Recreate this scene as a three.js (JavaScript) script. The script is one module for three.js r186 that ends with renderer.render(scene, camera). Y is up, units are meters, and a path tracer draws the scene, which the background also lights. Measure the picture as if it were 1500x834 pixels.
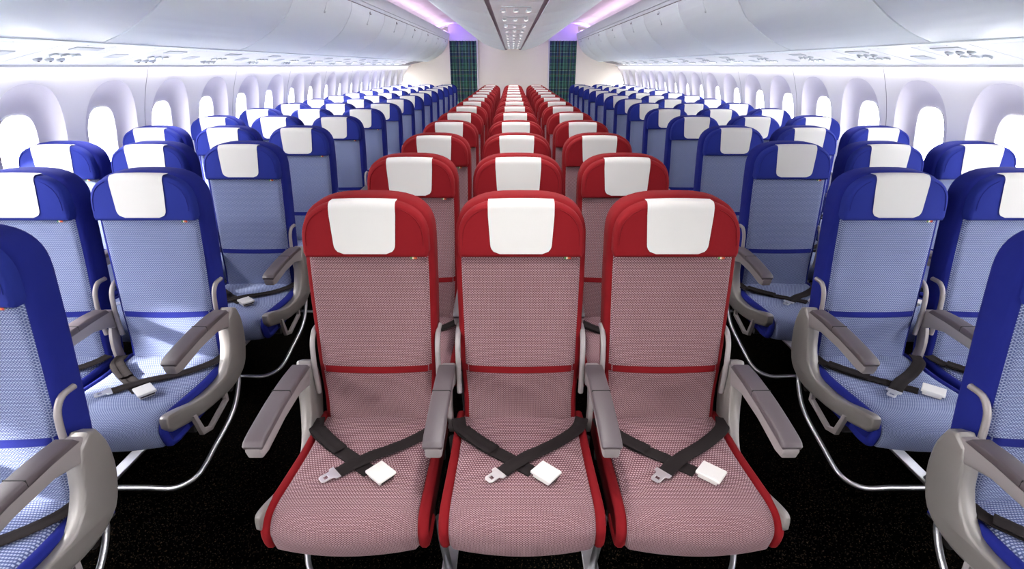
import * as THREE from 'three';
import { RectAreaLightUniformsLib } from 'three/addons/lights/RectAreaLightUniformsLib.js';
import { RoundedBoxGeometry } from 'three/addons/geometries/RoundedBoxGeometry.js';
import { mergeGeometries, toCreasedNormals } from 'three/addons/utils/BufferGeometryUtils.js';

RectAreaLightUniformsLib.init();

// ------------------------------------------------------------------ camera, sky, sun, area lights, exposure
const scene = new THREE.Scene();
const EYE = 1.6;
const camera = new THREE.PerspectiveCamera(57.63, 1500 / 834, 0.05, 200);
camera.position.set(-0.028, EYE, 0);
camera.rotation.set(-22.9 * Math.PI / 180, 0, 0);
scene.background = new THREE.Color().setRGB(0.97, 0.985, 1.0);
scene.backgroundIntensity = 22;

const renderer = new THREE.WebGLRenderer();
renderer.toneMapping = THREE.LinearToneMapping;
renderer.toneMappingExposure = 1.42;
renderer.shadowMap.enabled = true;

const sun = new THREE.DirectionalLight(new THREE.Color().setRGB(1, 0.97, 0.92), 20);
sun.position.set(-9, 4.3, -0.8);
sun.target.position.set(0, 0.6, -5);
sun.castShadow = true; sun.shadow.radius = 5;
Object.assign(sun.shadow.camera, { left: -10, right: 10, top: 6, bottom: -6, near: 0.5, far: 40 });
sun.shadow.mapSize.set(2048, 2048);
scene.add(sun, sun.target);

const CABIN_FRONT = 2.5, CABIN_BACK = -14.65;           // z of the two bulkheads
const CABIN_MID = (CABIN_FRONT + CABIN_BACK) / 2, CABIN_LEN = CABIN_FRONT - CABIN_BACK;
function strip(color, intensity, len, wid, at, to) {     // a long thin lamp: along z, shining towards `to`
  const l = new THREE.RectAreaLight(color, intensity, len, wid);
  l.position.set(...at);
  const d = new THREE.Vector3(to[0] - at[0], to[1] - at[1], 0).normalize();
  const m = new THREE.Matrix4().makeBasis(new THREE.Vector3(0, 0, 1), new THREE.Vector3().crossVectors(d.clone().negate(), new THREE.Vector3(0, 0, 1)), d.clone().negate());
  l.quaternion.setFromRotationMatrix(m);
  scene.add(l);
  return l;
}
const COVE = new THREE.Color().setRGB(1.0, 0.68, 0.94);
const WASH = new THREE.Color().setRGB(0.97, 0.97, 1.0);
for (const s of [-1, 1]) {
  strip(COVE, 6.5, CABIN_LEN - 0.2, 0.05, [s * 1.735, 2.378, CABIN_MID], [s * 1.35, 2.62]);         // cove lamps above the bins
  strip(WASH, 8, CABIN_LEN - 0.2, 0.03, [s * 2.675, 1.594, CABIN_MID], [s * 2.74, 1.30]);          // wall-washing lamps under the service units
}
// ------------------------------------------------------------------ helpers
let seed = 12345;
const rnd = () => { seed = (seed * 1664525 + 1013904223) >>> 0; return seed / 4294967296; };
const taken = {};
const numbered = (name) => { const n = taken[name] = (taken[name] ?? -1) + 1; return n ? `${name}_${String(n).padStart(3, '0')}` : name; };
function finish(o) { o.castShadow = true; o.receiveShadow = true; return o; }
function mesh(name, geo, mat, parent) { const m = finish(new THREE.Mesh(geo, mat)); m.name = parent ? name : numbered(name); (parent || scene).add(m); return m; }
function thing(name, label, category, group, at = [0, 0, 0]) {
  const o = new THREE.Group(); o.name = numbered(name); o.position.set(...at);
  o.userData = { label, category }; if (group) o.userData.group = group;
  scene.add(o); return o;
}
function structure(name, label, category) { const o = new THREE.Group(); o.name = name; o.userData = { kind: 'structure', label, category }; scene.add(o); return o; }
function asStructure(m, label, category) { m.userData = { kind: 'structure', label, category }; return m; }
const ORD = ['first', 'second', 'third', 'fourth', 'fifth', 'sixth', 'seventh', 'eighth', 'ninth', 'tenth', 'eleventh', 'twelfth', 'thirteenth', 'fourteenth', 'fifteenth', 'sixteenth', 'seventeenth', 'eighteenth', 'nineteenth', 'twentieth', 'twenty-first', 'twenty-second', 'twenty-third', 'twenty-fourth', 'twenty-fifth', 'twenty-sixth', 'twenty-seventh', 'twenty-eighth'];

function gridGeo(nu, nv, fn, uvfn) {
  const pos = [], uv = [], idx = [];
  for (let j = 0; j <= nv; j++) for (let i = 0; i <= nu; i++) {
    const p = fn(i / nu, j / nv); pos.push(...p);
    uv.push(...(uvfn ? uvfn(i / nu, j / nv, p) : [i / nu, j / nv]));
  }
  for (let j = 0; j < nv; j++) for (let i = 0; i < nu; i++) {
    const a = j * (nu + 1) + i, b = a + 1, c = a + nu + 1, d = c + 1;
    idx.push(a, b, d, a, d, c);
  }
  const g = new THREE.BufferGeometry();
  g.setAttribute('position', new THREE.Float32BufferAttribute(pos, 3));
  g.setAttribute('uv', new THREE.Float32BufferAttribute(uv, 2));
  g.setIndex(idx); g.computeVertexNormals(); return g;
}
function deform(g, fn) {
  const p = g.attributes.position;
  for (let i = 0; i < p.count; i++) { const q = fn(p.getX(i), p.getY(i), p.getZ(i)); p.setXYZ(i, q[0], q[1], q[2]); }
  g.computeVertexNormals(); return g;
}
const spline = (pts, n) => new THREE.SplineCurve(pts.map((p) => new THREE.Vector2(...p))).getPoints(n).map((p) => [p.x, p.y]);
const shapeOf = (pts) => new THREE.Shape(pts.map((p) => new THREE.Vector2(...p)));
function smoothSides(g, angle = 0.6) { return toCreasedNormals(g, angle); }
function extrudeZ(pts, len, bevel = 0, side = 1) {       // profile in (x, y), running along z, centred
  const g = new THREE.ExtrudeGeometry(shapeOf(pts.map(([x, y]) => [x * side, y])), { depth: len - 2 * bevel, bevelEnabled: bevel > 0, bevelSize: bevel, bevelThickness: bevel, bevelSegments: 2, bevelOffset: -bevel, curveSegments: 4 });
  g.translate(0, 0, -len / 2 + bevel); return smoothSides(g);
}
function extrudeX(pts, wid, bevel = 0, segs = 3) {       // profile in (z, y), running along x, centred
  const g = new THREE.ExtrudeGeometry(shapeOf(pts), { depth: wid - 2 * bevel, bevelEnabled: bevel > 0, bevelSize: bevel, bevelThickness: bevel, bevelSegments: segs, bevelOffset: -bevel, curveSegments: 4 });
  g.translate(0, 0, -wid / 2 + bevel); g.rotateY(-Math.PI / 2);   // shape x -> world z
  return smoothSides(g, 0.7);
}
const tube = (pts, r, seg = 24, rad = 8) => {
  const c = new THREE.CatmullRomCurve3(pts.map((p) => new THREE.Vector3(...p)), false, 'centripetal');
  return new THREE.TubeGeometry(c, seg, r, rad, false);
};
const rbox = (w, h, d, r, at = [0, 0, 0], seg = 2) => new RoundedBoxGeometry(w, h, d, seg, r).translate(...at);

// ------------------------------------------------------------------ textures and materials
function dataTexture(n, m, fn, srgb) {
  const d = new Uint8Array(n * m * 4);
  for (let y = 0; y < m; y++) for (let x = 0; x < n; x++) {
    const c = fn(x, y), i = (y * n + x) * 4;
    d[i] = c[0]; d[i + 1] = c[1]; d[i + 2] = c[2]; d[i + 3] = 255;
  }
  const t = new THREE.DataTexture(d, n, m); t.wrapS = t.wrapT = THREE.RepeatWrapping; t.magFilter = THREE.LinearFilter; t.minFilter = THREE.LinearMipmapLinearFilter;
  if (srgb) t.colorSpace = THREE.SRGBColorSpace; t.needsUpdate = true; return t;
}
const mixc = (a, b, t) => a.map((v, i) => v + (b[i] - v) * t);
// Woven cloth: short light dashes in offset rows on a darker ground. One tile is 4 x 4 dashes.
function weaveHeight(x, y, N) {
  const cw = N / 4, ch = N / 8;
  const row = Math.floor(y / ch), off = (row % 2) * cw / 2;
  const fx = (((x + off) % cw) / cw), fy = (y % ch) / ch;
  const dx = Math.abs(fx - 0.5) * 2, dy = Math.abs(fy - 0.5) * 2;
  return Math.max(0, Math.min(1, (0.82 - dx) * 4)) * Math.max(0, Math.min(1, (0.72 - dy) * 3.2));
}
function weave(light, dark) {
  const N = 128;
  const noise = Array.from({ length: N * N }, () => rnd());
  return dataTexture(N, N, (x, y) => { const k = weaveHeight(x, y, N), n = (noise[y * N + x] - 0.5) * 22; return mixc(dark, light, k).map((v) => Math.max(0, Math.min(255, v + n))); }, true);
}
const weaveBump = dataTexture(128, 128, (x, y) => { const v = weaveHeight(x, y, 128) * 255; return [v, v, v]; });
const feltNoise = dataTexture(256, 256, () => { const v = 110 + rnd() * 90; return [v, v, v]; });
const CELL = 0.033;                                       // metres in one tile of the weave
function cloth(light, dark) {
  return new THREE.MeshPhysicalMaterial({ map: weave(light, dark), bumpMap: weaveBump, bumpScale: 0.0012, roughness: 0.92, sheen: 0.25, sheenRoughness: 0.6, sheenColor: new THREE.Color(0.7, 0.7, 0.75) });
}
function felt(hex) { return new THREE.MeshPhysicalMaterial({ color: hex, bumpMap: feltNoise, bumpScale: 0.0006, roughness: 0.9, specularIntensity: 0.35 }); }
const speckle = dataTexture(256, 256, () => { const r = rnd(); return r > 0.96 ? [86, 70, 54] : r > 0.9 ? [20, 17, 14] : [3, 3, 3]; }, true);
speckle.repeat.set(1.7, 1.7);

function canvasTexture(w, h, draw) {
  const c = document.createElement('canvas'); c.width = w; c.height = h; draw(c.getContext('2d'), w, h);
  const t = new THREE.CanvasTexture(c); t.colorSpace = THREE.SRGBColorSpace; t.wrapS = t.wrapT = THREE.RepeatWrapping; return t;
}
const tartan = canvasTexture(256, 256, (g, w, h) => {
  g.fillStyle = '#3f6458'; g.fillRect(0, 0, w, h);
  const bands = [[0, 56, '30,44,80'], [60, 14, '70,128,104'], [80, 8, '14,20,28'], [96, 40, '60,110,92'], [142, 10, '14,20,28'], [160, 5, '190,200,170'], [172, 34, '32,50,88'], [214, 6, '150,80,70'], [226, 22, '56,108,86']];
  for (const [a, b, c] of bands) { g.fillStyle = `rgba(${c},0.55)`; g.fillRect(a, 0, b, h); g.fillRect(0, a, w, b); }
});
const tagPrint = canvasTexture(96, 32, (g, w, h) => { ['#3c8a4a', '#e9e2c8', '#d8703a', '#b8322c'].forEach((c, i) => { g.fillStyle = c; g.fillRect(i * w / 4, 0, w / 4, h); }); });

const std = (o) => new THREE.MeshStandardMaterial(o);
const M = {
  redCloth: cloth([168, 138, 142], [82, 46, 53]), blueCloth: cloth([156, 166, 194], [68, 80, 122]),
  red: felt('#690910'), redPad: felt('#6e0c13'), blue: felt('#161e6c'), bluePad: felt('#1d2876'),
  cover: new THREE.MeshPhysicalMaterial({ color: '#c0bfbc', roughness: 0.8, bumpMap: feltNoise, bumpScale: 0.0004 }),
  belt: new THREE.MeshPhysicalMaterial({ color: '#1a1415', specularIntensity: 0.4, roughness: 0.85, bumpMap: feltNoise, bumpScale: 0.0004 }),
  steel: std({ color: '#e2e2e4', metalness: 0.85, roughness: 0.32 }),
  buckle: std({ color: '#d2d0cd', metalness: 0.1, roughness: 0.35 }),
  dark: std({ color: '#161416', roughness: 0.7 }),
  tubeMetal: std({ color: '#c9c9cf', metalness: 0.9, roughness: 0.28 }),
  shroud: new THREE.MeshPhysicalMaterial({ color: '#7d7876', roughness: 0.4, metalness: 0.3, clearcoat: 0.25, clearcoatRoughness: 0.35 }),
  pad: std({ color: '#4b4347', roughness: 0.45 }),
  padEdge: std({ color: '#8b8485', roughness: 0.4, metalness: 0.2 }),
  tag: std({ map: tagPrint, roughness: 0.8 }),
  wall: std({ color: '#f1eff2', roughness: 0.62 }),
  scoop: std({ color: '#d3cfda', roughness: 0.6 }),
  gasket: std({ color: '#d9d7de', roughness: 0.5 }),
  joint: std({ color: '#77757b', roughness: 0.8 }),
  bin: std({ color: '#f0f9fb', roughness: 0.42 }),
  binEdge: std({ color: '#c9ced2', roughness: 0.5 }),
  unit: std({ color: '#f0f4f5', roughness: 0.5 }),
  unitDetail: std({ color: '#c4ccd0', roughness: 0.45 }),
  slot: std({ color: '#6a656a', roughness: 0.8 }),
  slotPale: std({ color: '#9d9199', roughness: 0.8 }),
  ceiling: std({ color: '#efe9ee', roughness: 0.7 }),
  bulkhead: std({ color: '#efe6da', roughness: 0.75 }),
  header: std({ color: '#d8d2e2', roughness: 0.7 }),
  carpet: new THREE.MeshPhysicalMaterial({ map: speckle, color: 0xcccccc, roughness: 1, specularIntensity: 0 }),
  curtain: std({ map: tartan, roughness: 0.95 }),
  glass: new THREE.MeshPhysicalMaterial({ color: 0xffffff, transmission: 1, thickness: 0, roughness: 0.02, ior: 1.2 }),
  lamp: std({ color: '#ffffff', emissive: new THREE.Color(1, 0.85, 0.96), emissiveIntensity: 0.9, roughness: 0.6 }),
  violet: std({ color: '#ffffff', emissive: new THREE.Color(0.5, 0.35, 1), emissiveIntensity: 1, roughness: 0.5 }),
  litLens: std({ color: '#ffffff', emissive: new THREE.Color(1, 0.97, 0.94), emissiveIntensity: 1.5, roughness: 0.4 }),
  lens: std({ color: '#f4f6f8', roughness: 0.2 }),
};

// ------------------------------------------------------------------ cabin shell
const floor = mesh('floor', (() => { const g = new THREE.BoxGeometry(5.9, 0.1, CABIN_LEN + 0.8); const u = g.attributes.uv, p = g.attributes.position; for (let i = 0; i < u.count; i++) u.setXY(i, p.getX(i), p.getZ(i)); return g; })(), M.carpet);
floor.position.set(0, -0.05, CABIN_MID);
asStructure(floor, 'black carpet with fine brown speckles on the cabin floor', 'floor');

// side wall: half-width of the cabin at height h
const WALL = new THREE.SplineCurve([[0, 2.74], [0.1, 2.78], [0.5, 2.86], [0.9, 2.89], [1.16, 2.862], [1.4, 2.80], [1.6, 2.72]].map((p) => new THREE.Vector2(...p))).getPoints(80);
function wallX(h) { for (let i = 1; i < WALL.length; i++) if (h <= WALL[i].x) { const a = WALL[i - 1], b = WALL[i]; return a.y + (b.y - a.y) * (h - a.x) / (b.x - a.x); } return WALL[WALL.length - 1].y; }
const PITCH = 0.677, PANEL = 2 * PITCH, SEAM0 = 4.16;
const WC = 1.1, OUT = { a: 0.262, b: 0.395, c: 1.115, p: 2.5 }, OPEN = { a: 0.143, b: 0.24, c: 1.105, p: 3.0 };
const ring = [];
{ const nh = 12, nvv = 26, a = PITCH / 2;
  for (let i = 0; i < nh; i++) ring.push([-a + 2 * a * i / nh, 0]);
  for (let i = 0; i < nvv; i++) ring.push([a, 1.6 * i / nvv]);
  for (let i = 0; i < nh; i++) ring.push([a - 2 * a * i / nh, 1.6]);
  for (let i = 0; i < nvv; i++) ring.push([-a, 1.6 - 1.6 * i / nvv]); }
function oval(o) { return ring.map(([s, h]) => { const t = Math.atan2((h - WC) / 0.5, s / 0.34); const c = Math.cos(t), n = Math.sin(t); return [o.a * Math.sign(c) * Math.abs(c) ** (2 / o.p), o.c + o.b * Math.sign(n) * Math.abs(n) ** (2 / o.p)]; }); }
const outer = oval(OUT), inner = oval(OPEN), rim = oval({ ...OPEN, a: OPEN.a - 0.012, b: OPEN.b - 0.012 });
// a sheet between two outlines given in (along the wall, height), pushed outwards by depth(t)
function between(A, B, steps, side, depth, shift = 0) {
  const n = A.length, pos = [], uv = [], idx = [];
  for (let k = 0; k <= steps; k++) for (let i = 0; i <= n; i++) {
    const t = k / steps, j = i % n, s = A[j][0] + (B[j][0] - A[j][0]) * t, h = A[j][1] + (B[j][1] - A[j][1]) * t;
    pos.push(side * (wallX(h) + depth(t)), h, s + shift); uv.push(s, h);
  }
  for (let k = 0; k < steps; k++) for (let i = 0; i < n; i++) {
    const a = k * (n + 1) + i, b = a + 1, c = a + n + 1, d = c + 1;
    side > 0 ? idx.push(a, b, d, a, d, c) : idx.push(a, d, b, a, c, d);
  }
  const g = new THREE.BufferGeometry();
  g.setAttribute('position', new THREE.Float32BufferAttribute(pos, 3)); g.setAttribute('uv', new THREE.Float32BufferAttribute(uv, 2));
  g.setIndex(idx); g.computeVertexNormals(); return g;
}
const FIT = 1 - 0.006 / PANEL;                            // leaves a 6 mm joint between panels
const SIDE = { '-1': 'sunlit', 1: 'shaded' };
let windowNumber = 0;
for (const side of [-1, 1]) {
  const wallRoot = structure(side < 0 ? 'wall_left' : 'wall_right', `white curved cabin side wall panels on the ${SIDE[side]} side`, 'wall');
  const panelGeo = mergeGeometries([-PITCH / 2, PITCH / 2].map((z) => between(ring, outer, 6, side, (t) => t > 0.9 ? 0.004 : 0, z))).scale(1, 1, FIT);
  const jointGeo = gridGeo(1, 30, (u, v) => { const h = v * 1.6; return [side * (wallX(h) + 0.004), h, (u - 0.5) * 0.13 * side]; });
  const scoopGeo = between(outer, inner, 12, side, (t) => 0.004 + 0.085 * (1 - (1 - t) ** 2.2));
  const frameGeo = mergeGeometries([between(inner, rim, 4, side, (t) => 0.089 - 0.008 * Math.sin(t * Math.PI)), between(rim, rim, 1, side, (t) => 0.089 + 0.05 * t)]);
  const paneGeo = between(rim, rim.map(() => [0, OPEN.c]), 4, side, () => 0.13);
  for (let k = -6; k <= 7; k++) {
    const zMid = -(SEAM0 + PANEL * (k + 0.5));
    if (k === -5) {                                          // added opening behind the viewer, out of view, for frontal daylight
      const d = structure(side < 0 ? 'door_1' : 'door_2', `added daylight doorway in the ${SIDE[side]} side wall`, 'door'); d.position.z = zMid;
      for (const e of [-1, 1]) mesh('added_door_jamb', rbox(0.16, 1.6, 0.49, 0.01, [side * 2.82, 0.8, e * (PITCH - 0.24)]), M.gasket, d);
      mesh('added_door_head', rbox(0.2, 0.06, PANEL, 0.01, [side * 2.80, 1.585, 0]), M.gasket, d);
      const sill = mesh('joint_strip', jointGeo, M.joint, wallRoot); sill.position.z = zMid + PANEL / 2;
      continue;
    }
    const p = mesh('sidewall_panel', panelGeo, M.wall, wallRoot); p.position.z = zMid;
    const j = mesh('joint_strip', jointGeo, M.joint, wallRoot); j.position.z = zMid + PANEL / 2;
    for (const dz of [PITCH / 2, -PITCH / 2]) {
      windowNumber++;
      const fromBack = (7 - k) * 2 + (dz > 0 ? 1 : 0);
      const w = structure(`window_${windowNumber}`, `scooped oval cabin window, ${ORD[fromBack]} from the curtained bulkhead on the ${SIDE[side]} side`, 'window');
      w.position.z = zMid + dz * FIT; w.scale.z = FIT;
      mesh('window_scoop', scoopGeo, M.scoop, w); mesh('window_frame', frameGeo, M.gasket, w); mesh('pane', paneGeo, M.glass, w);
    }
  }
}
// outer hull above the side walls, so that daylight comes in only through the windows and the added doorways
{ const hull = mesh('ceiling_hull', new THREE.BoxGeometry(5.9, 0.08, CABIN_LEN + 1.2), M.ceiling);
  hull.position.set(0, 2.68, CABIN_MID); asStructure(hull, 'flat hull closing the cabin above the ceiling panels', 'ceiling');
  for (const s of [-1, 1]) { const w = mesh(s < 0 ? 'wall_upper_left' : 'wall_upper_right', new THREE.BoxGeometry(0.1, 1.06, CABIN_LEN + 1.2), M.ceiling); w.position.set(s * 2.81, 2.135, CABIN_MID); asStructure(w, `hull wall behind the bins on the ${SIDE[s]} side`, 'wall'); } }

// end walls
function bulkheadPanel(name, pts, z, mat, label, thick = 0.06) { const m = mesh(name, extrudeZ(pts, thick, 0.004), mat); m.position.z = z; return asStructure(m, label, 'wall'); }
const ZB = CABIN_BACK - 0.03;
const wallTo = (s) => { const a = []; for (let i = 0; i <= 16; i++) { const h = 1.6 * i / 16; a.push([s * (wallX(h) + 0.05), h]); } return a; };
for (const s of [-1, 1]) bulkheadPanel(s < 0 ? 'wall_back_left' : 'wall_back_right', [[s * 1.64, 0], ...wallTo(s), [s * 2.7, 2.3], [s * 1.64, 2.3]], ZB, M.bulkhead, `cream bulkhead between curtain and side wall on the ${SIDE[s]} side`);
bulkheadPanel('wall_back_centre', [[-0.94, 0], [0.94, 0], [0.94, 2.5], [-0.94, 2.5]], ZB, M.bulkhead, 'cream bulkhead behind the red seats between the two curtains');
for (const s of [-1, 1]) {
  const edge = mesh(s < 0 ? 'trim_1' : 'trim_2', rbox(0.03, 2.3, 0.05, 0.008, [s * 0.925, 1.15, CABIN_BACK + 0.02]), M.gasket);
  asStructure(edge, `pale edge post of the centre bulkhead on the ${SIDE[s]} side`, 'trim');
  const head = mesh(s < 0 ? 'trim_3' : 'trim_4', rbox(0.72, 0.36, 0.05, 0.01, [s * 1.295, 2.39, CABIN_BACK - 0.06]), M.header);
  asStructure(head, `header panel above the curtain on the ${SIDE[s]} side`, 'trim');
}
const frontWall = mesh('wall_front', new THREE.BoxGeometry(5.9, 2.9, 0.08), M.bulkhead); frontWall.position.set(0, 1.45, CABIN_FRONT + 0.04); asStructure(frontWall, 'cream bulkhead behind the viewer', 'wall');
const farWall = mesh('wall_galley', new THREE.BoxGeometry(5.9, 2.9, 0.08), M.bulkhead); farWall.position.set(0, 1.45, CABIN_BACK - 0.5); asStructure(farWall, 'cream wall beyond the curtains', 'wall');

// ceilings over the two aisles
const ceilingRoot = structure('ceiling', 'pale arched ceiling panels above both aisles', 'ceiling');
const BIN = 1.49, BIN0 = 2.74 / 0.921 + 0.05;              // bin length and the distance of one joint between bins
for (const s of [-1, 1]) {
  const face = spline([[2.02, 2.40], [1.86, 2.49], [1.62, 2.555], [1.35, 2.575], [1.1, 2.55], [0.985, 2.50], [0.955, 2.43]], 24);
  const back = face.map(([x, y]) => [x, y + 0.012]).reverse();
  const g = extrudeZ([...face, ...back], BIN - 0.006, 0.002, s);
  for (let k = -4; k <= 7; k++) { const p = mesh('ceiling_panel', g, M.ceiling, ceilingRoot); p.position.z = -(BIN0 + BIN * (k + 0.5)); }
}
// overhead bins
const binFace = spline([[2.19, 1.715], [2.06, 1.765], [1.92, 1.845], [1.80, 1.94], [1.72, 2.05], [1.68, 2.13], [1.665, 2.205]], 28);
const binProfile = [...binFace, [1.76, 2.215], [2.62, 2.19], [2.66, 1.80], [2.24, 1.735]];
// bins end at the bulkheads: [middle z, length] of bin k
function binSpan(k) { const a = Math.min(CABIN_FRONT - 0.01, -(BIN0 + BIN * k)), b = Math.max(CABIN_BACK + 0.001, -(BIN0 + BIN * (k + 1))); return [(a + b) / 2, a - b]; }
function binLengths(make) { const known = {}; return (len) => known[len.toFixed(4)] ??= make(len); }
const binBounds = []; for (let k = -4; k <= 7; k++) binBounds.push(k);
function faceAt(face, t, side) { const i = Math.min(face.length - 2, Math.floor(t * (face.length - 1))), f = t * (face.length - 1) - i, a = face[i], b = face[i + 1]; const dx = (b[0] - a[0]) * side, dy = b[1] - a[1]; return { x: (a[0] + (b[0] - a[0]) * f) * side, y: a[1] + (b[1] - a[1]) * f, ang: Math.atan2(dy, dx) }; }
for (const s of [-1, 1]) {
  const bodyG = binLengths((len) => extrudeZ(binProfile, len - 0.014, 0.006, s));
  for (const k of binBounds) {
    const [zc, len] = binSpan(k); if (len < 0.2) continue;
    const b = thing('overhead_bin', `curved white overhead bin above the ${SIDE[s]} window seats, ${ORD[7 - k]} from the curtained bulkhead`, 'overhead bin', 'overhead bins along the side walls', [0, 0, zc]);
    mesh('bin_body', bodyG(len), M.bin, b);
    const at = faceAt(binFace, 0.80, s), at2 = faceAt(binFace, 0.68, s), at3 = faceAt(binFace, 0.90, s);
    const plate = new RoundedBoxGeometry(0.13, 0.008, 0.05, 2, 0.003); plate.rotateZ(at.ang); plate.translate(at.x, at.y, 0);
    const latch = mesh('latch', plate, M.bin, b); latch.userData.label = 'flush latch plate on the bin door';
    const dot = new RoundedBoxGeometry(0.03, 0.018, 0.05, 2, 0.004); dot.rotateZ(at3.ang); dot.translate(at3.x, at3.y, 0);
    mesh('latch_slot', dot, M.slot, latch);
    const pull = new THREE.TorusGeometry(0.016, 0.003, 6, 18); pull.rotateX(Math.PI / 2); pull.rotateZ(at2.ang); pull.translate(at2.x - s * 0.002, at2.y, 0);
    mesh('latch_ring', pull, M.unitDetail, latch);
  }
  // joints: a darker strip behind the gaps
  const backing = mesh(s < 0 ? 'trim_5' : 'trim_6', extrudeZ([...binFace.map(([x, y]) => [x + 0.012, y + 0.012]), [1.80, 2.20], [2.5, 2.1], [2.5, 1.85]], CABIN_LEN, 0, s), M.slot);
  backing.position.z = CABIN_MID; asStructure(backing, `dark carrier behind the bin joints on the ${SIDE[s]} side`, 'trim');
  // rails along the top edge of the bins
  const rail = mesh(s < 0 ? 'trim_7' : 'trim_8', extrudeZ([[1.664, 2.215], [1.657, 2.247], [1.672, 2.249], [1.70, 2.235], [1.70, 2.217]], CABIN_LEN, 0, s), M.bin);
  rail.position.z = CABIN_MID; asStructure(rail, `slim white rail on top of the bins on the ${SIDE[s]} side`, 'trim');
  const val = mesh(s < 0 ? 'trim_9' : 'trim_10', extrudeZ([[1.655, 2.254], [1.635, 2.31], [1.618, 2.365], [1.626, 2.372], [1.66, 2.32], [1.70, 2.256]], CABIN_LEN, 0, s), M.bin);
  val.position.z = CABIN_MID; asStructure(val, `white valance hiding the cove lamp on the ${SIDE[s]} side`, 'trim');
  const gap = mesh(s < 0 ? 'trim_11' : 'trim_12', extrudeZ([[1.685, 2.206], [1.685, 2.27], [1.80, 2.27], [1.80, 2.206]], CABIN_LEN, 0, s), M.slot);
  gap.position.z = CABIN_MID; asStructure(gap, `dark groove between bin rail and valance on the ${SIDE[s]} side`, 'trim');
  const cove = thing('cove_light', `long pinkish cove light strip above the ${SIDE[s]} bins`, 'light strip', 'cove light strips');
  const body = mesh('channel', extrudeZ([[1.66, 2.31], [1.70, 2.335], [1.86, 2.36], [1.98, 2.38], [1.98, 2.28], [1.70, 2.27]], CABIN_LEN - 0.05, 0, s), M.bin, cove); body.position.z = CABIN_MID;
  const glow = mesh('lamp_glow', rbox(0.05, 0.012, CABIN_LEN - 0.2, 0.004, [s * 1.74, 2.36, CABIN_MID]), M.lamp, cove);
  glow.userData.label = 'glowing pinkish tube';

  // service units under the bins
  const edge = mesh(s < 0 ? 'trim_13' : 'trim_14', extrudeZ([[2.193, 1.709], [2.238, 1.6995], [2.244, 1.72], [2.20, 1.73]], CABIN_LEN, 0, s), M.bin);
  edge.position.z = CABIN_MID; asStructure(edge, `white rail along the lower edge of the bins on the ${SIDE[s]} side`, 'trim');
  const under = mesh(s < 0 ? 'trim_15' : 'trim_16', extrudeZ([[2.17, 1.735], [2.70, 1.628], [2.74, 1.605], [2.80, 1.605], [2.80, 1.75], [2.3, 1.80]], CABIN_LEN, 0, s), M.slot);
  under.position.z = CABIN_MID; asStructure(under, `dark carrier above the service units on the ${SIDE[s]} side`, 'trim');
  const wash = thing('wall_light', `thin white light strip along the top of the ${SIDE[s]} side wall`, 'light strip', 'wall light strips');
  mesh('lamp_glow', rbox(0.03, 0.008, CABIN_LEN - 0.2, 0.003, [s * 2.678, 1.604, CABIN_MID]), M.lamp, wash);
  const lip = mesh('cover_lip', rbox(0.012, 0.026, CABIN_LEN - 0.2, 0.003, [s * 2.655, 1.606, CABIN_MID]), M.unit, wash); lip.userData.label = 'white lip';
}
{ // passenger service units: sloped plates with lamps, nozzles and a sign, one for each blue row
  const slope = Math.atan2(1.606 - 1.699, 2.648 - 2.242), len = Math.hypot(0.406, 0.093);
  for (const s of [-1, 1]) for (let k = -3; k <= 15; k++) {
    const dist = (k + 0.73 + 1.0) * 0.79 - 0.7;
    const zc = -dist; if (zc > 2.2 || zc < -14.4) continue;
    const u = thing('service_unit', `pale service unit above the ${SIDE[s]} window seats, ${ORD[15 - k]} from the curtained bulkhead`, 'service unit', 'service units under the side bins', [s * (2.242 + 2.648) / 2, (1.699 + 1.606) / 2, zc]);
    u.rotation.z = s * slope;
    mesh('plate', rbox(len, 0.012, 0.40, 0.003, [0, 0.006, 0]), M.unit, u);
    mesh('filler_plate', rbox(len, 0.012, 0.374, 0.003, [0, 0.006, 0.3955]), M.unit, u);
    for (let i = -1; i <= 1; i++) {
      const ring = mesh('reading_light', new THREE.CylinderGeometry(0.021, 0.024, 0.012, 18).translate(0.02, -0.004, i * 0.075), M.unitDetail, u);
      mesh('lens', new THREE.CylinderGeometry(0.013, 0.013, 0.006, 14).translate(0.02, -0.010, i * 0.075), M.litLens, ring);  // lens made to glow to go with the added seat fill
      const noz = mesh('air_nozzle', new THREE.SphereGeometry(0.022, 16, 8).scale(1, 0.55, 1).translate(-0.075, -0.002, i * 0.075), M.unitDetail, u);
      mesh('nozzle_hole', new THREE.CylinderGeometry(0.006, 0.006, 0.004, 10).translate(-0.075, -0.014, i * 0.075), M.slot, noz);
    }
    const spot = new THREE.SpotLight(new THREE.Color().setRGB(1, 0.98, 0.96), s < 0 ? 3.4 : 1.3, 0, 1.2, 0.7); spot.position.set(0.02, -0.03, 0); spot.target.position.set(-s * 0.75, -1.6, -0.45); spot.castShadow = true; spot.shadow.radius = 3; u.add(spot, spot.target);   // added fill brightening the seats, placed at the reading lamps, stronger on sunlit side
    mesh('sign_panel', rbox(0.05, 0.008, 0.20, 0.003, [-s * 0.15, -0.001, 0]), M.unitDetail, u);
    mesh('speaker_grille', rbox(0.08, 0.006, 0.12, 0.003, [0.02, -0.0005, 0.40]), M.unitDetail, u);
    for (const dz of [-0.14, 0.06, 0.30, 0.50]) mesh('clip', rbox(0.03, 0.008, 0.008, 0.002, [-s * (len / 2 + 0.012), 0.004, dz]), M.slot, u);
  }
}
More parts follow.
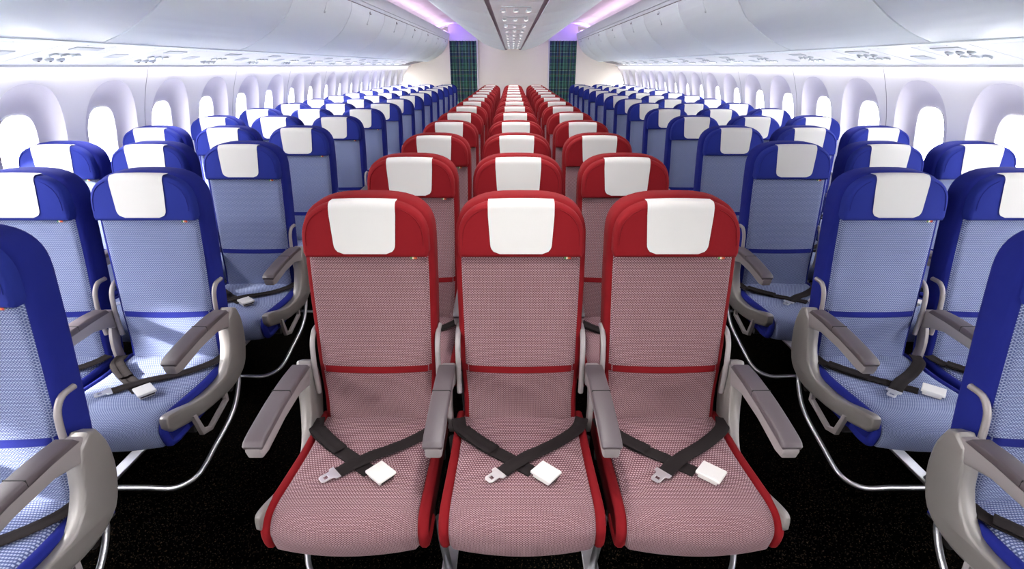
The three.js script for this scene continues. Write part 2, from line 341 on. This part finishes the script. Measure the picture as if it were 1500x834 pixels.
// centre bins and their service channel
{
  const face = spline([[0.945, 2.36], [0.915, 2.265], [0.82, 2.17], [0.63, 2.078], [0.38, 2.0], [0.206, 1.972]], 24);
  for (const s of [-1, 1]) {
    const g = binLengths((len) => extrudeZ([...face, [0.206, 2.385], [0.93, 2.385]], len - 0.008, 0.004, s));
    for (const k of binBounds) {
      const [zc, len] = binSpan(k); if (len < 0.2) continue;
      const b = thing('centre_bin', `curved white bin over the red seats towards the ${SIDE[s]} aisle, ${ORD[7 - k]} from the curtained bulkhead`, 'overhead bin', 'centre overhead bins', [0, 0, zc]);
      mesh('bin_body', g(len), M.bin, b);
      const at = faceAt(face, 0.2, s);
      const slot = new RoundedBoxGeometry(0.05, 0.008, 0.09, 2, 0.003); slot.rotateZ(at.ang); slot.translate(at.x, at.y, 0);
      mesh('latch', slot, M.binEdge, b);
    }
    const slotStrip = mesh(s < 0 ? 'trim_17' : 'trim_18', extrudeZ([[0.15, 1.985], [0.215, 1.985], [0.215, 2.03], [0.15, 2.03]], CABIN_LEN, 0, s), M.slotPale);
    slotStrip.position.z = CABIN_MID; asStructure(slotStrip, `dark slot beside the centre service channel towards the ${SIDE[s]} aisle`, 'trim');
  }
  const channel = spline([[-0.168, 1.969], [0, 1.963], [0.168, 1.969]], 8);
  const g = extrudeZ([...channel, [0.168, 1.99], [-0.168, 1.99]], 0.786, 0.003);
  for (let k = -3; k <= 15; k++) {
    const zc = -((k + 1.5) * 0.79 - 0.3); if (zc > 2.2 || zc < -14.4) continue;
    const u = thing('centre_service_unit', `pale service panel between the centre bins, ${ORD[15 - k]} from the curtained bulkhead`, 'service unit', 'service panels between the centre bins', [0, 0, zc]);
    mesh('plate', g, M.unit, u);
    for (const x of [-0.09, 0, 0.09]) { const r = mesh('reading_light', new THREE.CylinderGeometry(0.018, 0.021, 0.012, 16).translate(x, 1.961, -0.1), M.unitDetail, u); mesh('lens', new THREE.CylinderGeometry(0.011, 0.011, 0.006, 12).translate(x, 1.955, -0.1), M.litLens, r); }
    const spot = new THREE.SpotLight(new THREE.Color().setRGB(1, 0.97, 0.94), 2.6, 0, 1.15, 0.7); spot.position.set(0, 1.945, -0.1); spot.target.position.set(0, 0, -0.05); spot.castShadow = true; spot.shadow.radius = 3; u.add(spot, spot.target);   // the three reading lamps of this panel
    for (const x of [-0.09, 0, 0.09]) mesh('air_nozzle', new THREE.SphereGeometry(0.018, 14, 8).scale(1, 0.5, 1).translate(x, 1.962, 0.02), M.unitDetail, u);
    mesh('sign_panel', rbox(0.2, 0.008, 0.05, 0.003, [0, 1.9635, 0.16]), M.unitDetail, u);
  }
}
// violet mood lamps at the far end of both coves
for (const s of [-1, 1]) {
  const m = thing('mood_light', `violet mood lamp in the cove end above the ${SIDE[s]} curtain`, 'lamp', 'violet mood lamps', [s * 1.70, 2.385, CABIN_BACK + 0.45]);
  mesh('lamp_housing', rbox(0.05, 0.02, 0.5, 0.004, [0, 0, 0]), M.bin, m);
  mesh('lamp_glow', rbox(0.04, 0.01, 0.46, 0.003, [0, 0.016, 0]), M.violet, m);
  const l = new THREE.PointLight(new THREE.Color().setRGB(0.42, 0.25, 1.0), 0.4); l.position.set(-s * 0.05, 0.06, 0); l.castShadow = true; l.shadow.radius = 2; m.add(l);
}
// tartan curtains closing the aisles
for (const s of [-1, 1]) {
  const c = thing('curtain', `dark green tartan curtain across the ${SIDE[s]} aisle beside the cream bulkhead`, 'curtain', 'tartan aisle curtains', [s * 1.295, 0, CABIN_BACK - 0.02]);
  const g = gridGeo(120, 8, (u, v) => { const x = (u - 0.5) * 0.70, ph = u * Math.PI * 2 * 8.5; return [x + Math.sin(ph * 2) * 0.006, 0.03 + v * 2.17, Math.sin(ph) * 0.028 * (1 - 0.25 * v)]; }, (u, v) => [u * 0.70 * 3.4, v * 2.17 * 2.3]);
  const g2 = g.clone(); g2.translate(0, 0, -0.004); g2.setIndex(Array.from(g2.index.array).reverse()); g2.computeVertexNormals();
  mesh('cloth', mergeGeometries([g, g2]), M.curtain, c);
  mesh('curtain_rail', rbox(0.72, 0.025, 0.03, 0.004, [0, 2.205, 0]), M.binEdge, c);
}

// ------------------------------------------------------------------ seats
// local axes: x across, y up, +z the way the passenger faces; z = 0 where seat and back meet
const lean = (y) => -0.115 * (y - 0.46);
const backHalf = (() => { const c = new THREE.SplineCurve([[0.36, 0.185], [0.46, 0.197], [0.54, 0.196], [0.66, 0.203], [0.80, 0.206], [0.95, 0.209], [1.08, 0.209]].map((p) => new THREE.Vector2(...p))).getPoints(60);
  return (y) => { if (y >= 1.08) { const t = Math.min(1, (y - 1.08) / 0.15); return 0.209 * (1 - t ** 3) ** (1 / 3); } for (let i = 1; i < c.length; i++) if (y <= c[i].x) { const a = c[i - 1], b = c[i]; return a.y + (b.y - a.y) * (y - a.x) / (b.x - a.x); } return 0.209; }; })();
function backOutline(y0, y1, inset, n = 26) {
  const right = [];
  for (let i = 0; i <= n; i++) { const t = i / n, y = y0 + (y1 - y0) * (1 - (1 - t) ** 2); right.push([Math.max(0, backHalf(Math.min(1.23, y + (y > 1.1 ? inset * 0.6 * (y - 1.1) / (y1 - 1.1) : 0))) - inset), y]); }
  return right;
}
const closed = (right) => [...right, ...right.slice().reverse().filter(([x]) => x > 1e-4).map(([x, y]) => [-x, y])];
function cushionPlate(pts, t0, t1, bevel, segs) {          // a plate of the back: outline in (x, y), between depths t0 and t1, rounded by bevel
  const g = new THREE.ExtrudeGeometry(shapeOf(pts), { depth: Math.max(0.001, t1 - t0 - 2 * bevel), bevelEnabled: true, bevelSize: bevel, bevelThickness: bevel, bevelSegments: segs, bevelOffset: -bevel });
  g.translate(0, 0, t0 + bevel); deform(g, (x, y, z) => [x, y, z + lean(y)]); return smoothSides(g, 0.5);
}
const SEG = [3, 2];
const G = {};
function rollOff(e, r) { return e >= r ? 0 : r - Math.sqrt(Math.max(0, r * r - (r - e) * (r - e))); }
G.shell = [0, 1].map((l) => cushionPlate(closed(backOutline(0.36, 1.23, 0, l ? 18 : 30)), -0.105, -0.002, 0.024, l ? 3 : 5));
G.backCloth = [0, 1].map((l) => gridGeo(l ? 10 : 26, l ? 14 : 36, (u, v) => {
  const y = 0.43 + v * 0.63, w = backHalf(y) - 0.013, x = (u * 2 - 1) * w;
  const side = rollOff(w - Math.abs(x), 0.02) * 0.9;
  const lumbar = 0.012 * Math.exp(-(((y - 0.62) / 0.1) ** 2)) - 0.006 * Math.exp(-(((y - 0.9) / 0.12) ** 2));
  return [x, y, lean(y) + 0.012 + lumbar * (1 - (x / w) ** 2) - side - 0.004 * (x / w) ** 2];
}, (u, v, p) => [p[0] / CELL, p[1] / CELL]));
const stripeZ = (x, y) => { const w = backHalf(y) - 0.013; return lean(y) + 0.012 + 0.012 * Math.exp(-(((y - 0.62) / 0.1) ** 2)) * (1 - (x / w) ** 2) - rollOff(w - Math.abs(x), 0.02) * 0.9 - 0.004 * (x / w) ** 2; };
G.stripe = gridGeo(20, 2, (u, v) => { const y = 0.646 + v * 0.023, w = backHalf(y) - 0.0145, x = (u * 2 - 1) * w; return [x, y, stripeZ(x, y) + 0.0018]; });
G.headrest = [0, 1].map((l) => {
  const o = backOutline(1.045, 1.218, 0.012, l ? 12 : 22);
  return cushionPlate(closed([[o[0][0] - 0.006, 1.045], ...o.slice(1)]), -0.03, 0.036, 0.016, l ? 3 : 5);
});
G.headPiping = [-1, 1].map((s) => tube(backOutline(1.085, 1.207, 0.027, 20).filter(([x]) => x > 0.112).map(([x, y]) => [s * x, y, lean(y) + 0.0365]), 0.0016, 40, 5));
// white cover: up the front of the headrest and over its rounded top
G.cover = [0, 1].map((l) => gridGeo(l ? 8 : 16, l ? 18 : 26, (u, v) => {
  const len = 0.194, s = v * len;                            // length along the cover from its lower edge
  const r = 0.028; let w = 0.1015 - 0.008 * Math.max(0, 1 - s / 0.12);
  if (s < r) w -= r - Math.sqrt(r * r - (r - s) * (r - s));
  const x = (u * 2 - 1) * w, drop = 0.22 * x * x + 1.2 * Math.abs(x) ** 3;
  const top = 1.2195 - drop, R = 0.018, y0 = 1.060, straight = top - R - y0;
  let y, t;
  if (s <= straight) { y = y0 + s; t = 0.0395; } else { const a = Math.min(Math.PI / 2, (s - straight) / R), rest = s - straight - R * Math.PI / 2; y = top - R + Math.sin(a) * (R + 0.003); t = 0.0395 - R + Math.cos(a) * R - Math.max(0, rest); }
  if (s > straight + R * Math.PI / 2) y = top + 0.003;
  return [x, y, lean(y) + t - 0.0002];
}, (u, v) => [u * 2, v * 2]));
G.tag = rbox(0.022, 0.012, 0.003, 0.001, [0.148, 1.043, lean(1.043) + 0.020]);
// seat cushion: a path in (z, y) from the bight over the front roll
const seatPath = spline([[-0.05, 0.450], [0.02, 0.457], [0.15, 0.452], [0.30, 0.463], [0.39, 0.471], [0.435, 0.462], [0.458, 0.432], [0.457, 0.395], [0.443, 0.362], [0.40, 0.350], [0.34, 0.352]], 60);
function pathAt(t) { const i = Math.min(seatPath.length - 2, Math.floor(t * (seatPath.length - 1))), f = t * (seatPath.length - 1) - i, a = seatPath[i], b = seatPath[i + 1]; const tz = b[0] - a[0], ty = b[1] - a[1], L = Math.hypot(tz, ty); return { z: a[0] + tz * f, y: a[1] + ty * f, nz: -ty / L, ny: tz / L, s: t * 0.68 }; }
const seatHalf = (z) => 0.222 + 0.004 * Math.min(1, Math.max(0, z / 0.4));
G.seatCloth = [0, 1].map((l) => gridGeo(l ? 8 : 20, l ? 18 : 44, (u, v) => {
  const p = pathAt(v), w = seatHalf(p.z) - 0.016, x = (u * 2 - 1) * w, e = w - Math.abs(x);
  const up = 0.010 * (1 - (x / w) ** 2) - rollOff(e, 0.02) * 0.8 + 0.004;
  const bow = 0.016 * (1 - (x / w) ** 2) * Math.min(1, Math.max(0, (p.z - 0.3) / 0.15));
  return [x, p.y + p.ny * up, p.z + p.nz * up + bow];
}, (u, v, q) => [q[0] / CELL, v * 0.68 / CELL]).scale(1, 1, 1));
G.bolster = [-1, 1].map((s) => gridGeo(10, 44, (u, v) => {
  const p = pathAt(v), a = u * Math.PI * 2, w = seatHalf(p.z) - 0.012;
  const ox = Math.cos(a) * 0.016, on = Math.sin(a) * 0.017 - 0.012;
  return [s * (w + ox * s), p.y + p.ny * on, p.z + p.nz * on];
}));
G.seatSide = [-1, 1].map((s) => extrudeX([[-0.06, 0.445], [0.39, 0.462], [0.44, 0.44], [0.446, 0.39], [0.42, 0.36], [0.30, 0.345], [-0.06, 0.35]], 0.012, 0.004, 2).translate(s * 0.217, 0, 0));
G.seatBase = extrudeX([[-0.07, 0.44], [0.38, 0.445], [0.425, 0.42], [0.43, 0.385], [0.40, 0.36], [0.30, 0.335], [-0.07, 0.33]], 0.424, 0.006, 2);
// belts
const seatTop = (z) => { let best = seatPath[0]; for (const q of seatPath) if (q[1] > 0.42 && Math.abs(q[0] - z) < Math.abs(best[0] - z)) best = q; return best[1]; };
const clothTop = (x, z) => { const w = seatHalf(z) - 0.016, k = Math.max(0, 1 - (x / w) ** 2); return seatTop(z) + 0.004 + 0.010 * k; };
function strap(pts, wid, lift) {                           // a flat band lying on the seat: pts in (x, z, extra height)
  const c = new THREE.CatmullRomCurve3(pts.map(([x, z, h]) => new THREE.Vector3(x, h, z)), false, 'centripetal');
  const P = (v, off) => { const p = c.getPoint(v), t = c.getTangent(v); const nx = -t.z, nz = t.x, L = Math.hypot(nx, nz); const X = p.x + nx / L * off, Z = p.z + nz / L * off; return [X, clothTop(p.x, Math.max(-0.03, p.z)) + p.y, Z]; };
  const prof = [[-1, 0], [-0.9, 1], [-0.35, 1], [-0.3, 0.6], [0.3, 0.6], [0.35, 1], [0.9, 1], [1, 0], [-1, 0]];
  return gridGeo(8, 26, (u, v) => { const q = prof[Math.round(u * 8)], p = P(v, q[0] * wid / 2); return [p[0], p[1] + lift + q[1] * 0.0035, p[2]]; });
}
G.strapA = strap([[-0.214, 0.02, 0.012], [-0.20, 0.075, 0.012], [-0.13, 0.145, 0.006], [-0.05, 0.21, 0.003], [0.035, 0.285, 0.003]], 0.048, 0.001);
G.strapB = strap([[0.214, 0.02, 0.012], [0.195, 0.07, 0.012], [0.12, 0.14, 0.006], [0.0, 0.235, 0.010], [-0.06, 0.292, 0.007]], 0.046, 0.002);
G.strapLoop = strap([[-0.19, 0.085, 0.016], [-0.14, 0.135, 0.012], [-0.085, 0.185, 0.009]], 0.05, 0.003);
const turned = (g, a, x, z, h) => g.rotateY(a).translate(x, clothTop(x, z) + h, z);
const AB = Math.atan2(-(0.285 - 0.21), 0.085);              // heading of the buckle strap
G.buckle = turned(mergeGeometries([rbox(0.072, 0.010, 0.060, 0.003, [0, 0.021, 0], 2), rbox(0.058, 0.014, 0.050, 0.003, [-0.001, 0.010, 0], 2)]), AB, 0.072, 0.305, 0.002);
G.buckleDark = turned(rbox(0.06, 0.006, 0.046, 0.002, [0.004, 0.013, 0]), AB, 0.072, 0.305, 0.002);
G.tongue = (() => {
  const s = new THREE.Shape(); s.moveTo(-0.024, 0); s.lineTo(0.024, 0); s.lineTo(0.024, 0.012); s.lineTo(0.014, 0.018); s.lineTo(0.014, 0.046); s.lineTo(0.009, 0.052); s.lineTo(-0.009, 0.052); s.lineTo(-0.014, 0.046); s.lineTo(-0.014, 0.018); s.lineTo(-0.024, 0.012); s.closePath();
  const h = new THREE.Path(); h.moveTo(-0.008, 0.028); h.lineTo(0.008, 0.028); h.lineTo(0.008, 0.042); h.lineTo(-0.008, 0.042); h.closePath(); s.holes.push(h);
  const g = new THREE.ExtrudeGeometry(s, { depth: 0.003, bevelEnabled: true, bevelSize: 0.0008, bevelThickness: 0.0008, bevelSegments: 1 });
  g.rotateX(Math.PI / 2); return turned(g, Math.atan2(-0.06, 0.057), -0.062, 0.292, 0.014);
})();
// armrests (centred on x = 0): body and pad
const armTop = spline([[-0.045, 0.632], [-0.035, 0.662], [0.0, 0.676], [0.10, 0.682], [0.22, 0.676], [0.335, 0.662], [0.375, 0.652]], 20);
G.armBody = extrudeX([...armTop, [0.380, 0.635], [0.372, 0.612], [0.34, 0.608], [0.22, 0.626], [0.10, 0.630], [0.03, 0.612], [0.0, 0.596], [-0.03, 0.60]], 0.046, 0.007, 3);
const padTop = spline([[0.02, 0.690], [0.10, 0.694], [0.22, 0.688], [0.335, 0.673], [0.372, 0.664]], 14);
G.armPad = extrudeX([[0.005, 0.672], ...padTop, [0.381, 0.654], [0.376, 0.643], [0.335, 0.649], [0.22, 0.664], [0.10, 0.671]], 0.056, 0.006, 3);
G.armSeam = extrudeX([[0.168, 0.672], [0.168, 0.6925], [0.171, 0.6925], [0.171, 0.672]], 0.0565, 0.0008, 1);
G.armPost = extrudeX(spline([[-0.03, 0.63], [0.0, 0.60], [0.018, 0.54], [0.02, 0.46], [0.0, 0.40], [-0.03, 0.40], [-0.02, 0.50], [-0.04, 0.58], [-0.03, 0.63]], 24).slice(0, -1), 0.016, 0.004, 2);
// aisle-side shroud: sweeps down behind the seat and forward along the cushion
const shroudOuter = spline([[-0.052, 0.668], [-0.072, 0.60], [-0.064, 0.50], [-0.02, 0.408], [0.07, 0.362], [0.20, 0.362], [0.34, 0.390], [0.448, 0.425]], 26);
const shroudInner = spline([[0.468, 0.452], [0.462, 0.490], [0.42, 0.487], [0.30, 0.448], [0.18, 0.430], [0.10, 0.448], [0.048, 0.525], [0.028, 0.61], [0.012, 0.655]], 26);
const shroudBase = extrudeX([...shroudOuter, ...shroudInner, [-0.02, 0.682]], 0.056, 0.013, 4);
G.shroud = [-1, 1, -2, 2].map((c) => { const s = Math.sign(c), slim = Math.abs(c) > 1 ? 0.78 : 0.42; const g = shroudBase.clone(), p = g.attributes.position;   // slimmer towards the front: only the outer face draws in
  for (let i = 0; i < p.count; i++) { const k = Math.min(1, Math.max(0, (p.getZ(i) + 0.02) / 0.2)), x = p.getX(i) * s; p.setX(i, s * (-0.028 + (x + 0.028) * (1 - slim * k))); }
  return g; });
G.shroudRing = tube(Array.from({ length: 13 }, (_, i) => { const a = Math.PI * (0.05 + 0.9 * i / 12); return [0.0285, 0.642 + 0.034 * Math.cos(a * 1.2), -0.018 + 0.03 * Math.sin(a) - 0.02]; }), 0.0012, 24, 5);
G.pedal = (() => { const pts = [[0.13, 0.375], [0.135, 0.335], [0.26, 0.300], [0.30, 0.318], [0.325, 0.40]]; const s = shapeOf([[0.115, 0.39], [0.12, 0.325], [0.262, 0.286], [0.318, 0.305], [0.345, 0.41], [0.325, 0.405], [0.30, 0.32], [0.262, 0.303], [0.137, 0.338], [0.135, 0.385]]); const g = new THREE.ExtrudeGeometry(s, { depth: 0.012, bevelEnabled: true, bevelSize: 0.003, bevelThickness: 0.003, bevelSegments: 2, bevelOffset: -0.003 }); g.translate(0, 0, -0.006); g.rotateY(-Math.PI / 2); return smoothSides(g, 0.7); })();
G.hook = tube([[0, 0.56, -0.012], [0, 0.63, -0.010], [0, 0.70, -0.014], [0, 0.750, -0.026], [0, 0.777, -0.052], [0, 0.780, -0.095]], 0.009, 26, 8);
G.leg = mergeGeometries([tube([[0, 0.36, 0.34], [0, 0.30, 0.335], [0, 0.10, 0.27], [0, 0.012, 0.24]], 0.013, 14, 8), tube([[0, 0.36, -0.02], [0, 0.26, -0.04], [0, 0.012, -0.13]], 0.013, 12, 8), rbox(0.05, 0.014, 0.50, 0.004, [0, 0.012, 0.05])].map((g) => { const h = g.index ? g.toNonIndexed() : g; return h; }));
G.beam = [0.03, 0.30].map((z) => new THREE.CylinderGeometry(0.018, 0.018, 0.44, 10).rotateZ(Math.PI / 2).translate(0, 0.325, z));
G.bagBar = [-1, 1].map((s) => tube([[-s * 0.205, 0.085, 0.36], [0, 0.085, 0.36], [s * 0.12, 0.085, 0.358], [s * 0.185, 0.11, 0.325], [s * 0.222, 0.18, 0.22], [s * 0.246, 0.26, 0.09], [s * 0.25, 0.35, 0.02], [s * 0.25, 0.42, 0.0]], 0.0095, 50, 8));

const STEP = 0.486;
function makeSeat(name, colour, opt) {                     // opt: lod, belts, aisle (side of the aisle or 0), arms (offsets of armrests), legs
  const t = thing(name, '', 'seat');
  const l = opt.lod, cl = colour === 'red' ? M.redCloth : M.blueCloth, rim = colour === 'red' ? M.red : M.blue, pad = colour === 'red' ? M.redPad : M.bluePad;
  const part = (n, g, m, p = t) => mesh(n, g, m, p);
  part('back_shell', G.shell[l], rim);
  const bc = part('back_panel', G.backCloth[l], cl); bc.userData.label = colour === 'red' ? 'rose woven cloth' : 'pale blue woven cloth';
  part('stripe', G.stripe, rim, bc);
  const hr = part('headrest', G.headrest[l], pad);
  if (!l) for (const g of G.headPiping) part('piping', g, rim, hr);
  const cv = part('headrest_cover', G.cover[l], M.cover, hr); cv.userData.label = 'white cloth cover';
  if (opt.belts || !l) { const tg = part('tag', G.tag, M.tag, hr); tg.userData.label = 'tiny green, cream and red sewn tag'; }
  const sc = part('seat_cushion', G.seatCloth[l], cl);
  part('cushion_base', G.seatBase, M.dark, sc);
  for (const i of [0, 1]) { part('side_bolster', G.bolster[i], rim, sc); part('side_panel', G.seatSide[i], rim, sc); }
  if (opt.belts) {
    const a = part('belt_strap', G.strapA, M.belt); part('belt_loop', G.strapLoop, M.belt, a);
    const b = part('buckle', G.buckle, M.buckle); b.userData.label = 'silver lift buckle'; part('buckle_base', G.buckleDark, M.dark, b);
    part('belt_strap', G.strapB, M.belt);
    const tn = part('belt_tongue', G.tongue, M.steel); tn.userData.label = 'flat steel tongue';
  }
  for (const s of [-1, 1]) { const h = part('back_bracket', G.hook, M.padEdge); h.position.x = s * 0.209; }
  for (const [x, isAisle] of opt.arms) {
    const a = part('armrest', G.armBody, M.padEdge); a.position.x = x;
    const p = part('armrest_pad', G.armPad, M.pad, a); p.userData.label = 'dark mauve grey pad'; if (!l) part('pad_seam', G.armSeam, M.dark, p);
    if (isAisle) {
      const sh = part('side_shroud', G.shroud[(x < 0 ? 0 : 1) + (colour === 'red' ? 2 : 0)], M.shroud); sh.position.x = x + Math.sign(x) * 0.003;
      if (opt.belts) { const pd = part('pedal_loop', G.pedal, M.padEdge, sh); pd.position.x = 0; }
    } else { const po = part('armrest_post', G.armPost, M.padEdge, a); po.position.x = 0; }
  }
  for (const b of G.beam) part('beam', b, M.dark);
  for (const x of opt.legs || []) { const lg = part('leg', G.leg, M.tubeMetal); lg.position.x = x; }
  if (opt.bar) { const bb = part('bag_bar', G.bagBar[opt.bar < 0 ? 0 : 1], M.tubeMetal); }
  return t;
}
const protos = {};
function placeSeat(colour, opt, x, z, label, group) {
  const key = colour + JSON.stringify(opt), name = colour + '_cabin_seat';
  let o;
  if (protos[key]) { o = protos[key].clone(); o.name = numbered(name); scene.add(o); } else o = protos[key] = makeSeat(name, colour, opt);
  o.position.set(x, 0, z); o.userData = { label, category: 'seat', group };
  return o;
}
const headDistance = (n) => (n + 2.2) * 0.79 - 0.156;
const RED_ROWS = 14, BLUE_ROWS = 15, H = STEP / 2;
for (let n = 0; n < RED_ROWS; n++) {
  const z = -(headDistance(n) - 0.09), lod = n < 4 ? 0 : 1, belts = n < 5, row = ORD[RED_ROWS - 1 - n];
  placeSeat('red', { lod, belts, arms: [[-H, true], [H, false]], legs: [], bar: -1 }, -STEP, z, `red seat with white headrest cover beside the sunlit aisle, ${row} row from the curtains`, 'red seats in the centre block');
  placeSeat('red', { lod, belts, arms: [], legs: [-H, H] }, 0, z, `red seat with white headrest cover between two red seats, ${row} row from the curtains`, 'red seats in the centre block');
  placeSeat('red', { lod, belts, arms: [[-H, false], [H, true]], legs: [], bar: 1 }, STEP, z, `red seat with white headrest cover beside the shaded aisle, ${row} row from the curtains`, 'red seats in the centre block');
}
const AISLE_SEAT = 1.455;
for (let k = 0; k < BLUE_ROWS; k++) for (const s of [-1, 1]) {
  const z = -(headDistance(k - 0.47) - 0.09), lod = k < 4 ? 0 : 1, belts = k < 6, row = ORD[BLUE_ROWS - 1 - k];
  const group = `blue seats of the ${SIDE[s]} block`;
  placeSeat('blue', { lod, belts, arms: [[-s * H, true], [s * H, false]], legs: [], bar: -s }, s * AISLE_SEAT, z, `blue aisle seat of the ${SIDE[s]} window block, ${row} row from the curtains`, group);
  if (k === 0) continue;                                    // the rest of this row lies outside the picture
  placeSeat('blue', { lod, belts, arms: [], legs: [-H, H] }, s * (AISLE_SEAT + STEP), z, `blue middle seat of the ${SIDE[s]} window block, ${row} row from the curtains`, group);
  placeSeat('blue', { lod, belts, arms: [[-s * H, false], [s * H, false]], legs: [] }, s * (AISLE_SEAT + 2 * STEP), z, `blue seat right by the windows of the ${SIDE[s]} block, ${row} row from the curtains`, group);
}
renderer.render(scene, camera);
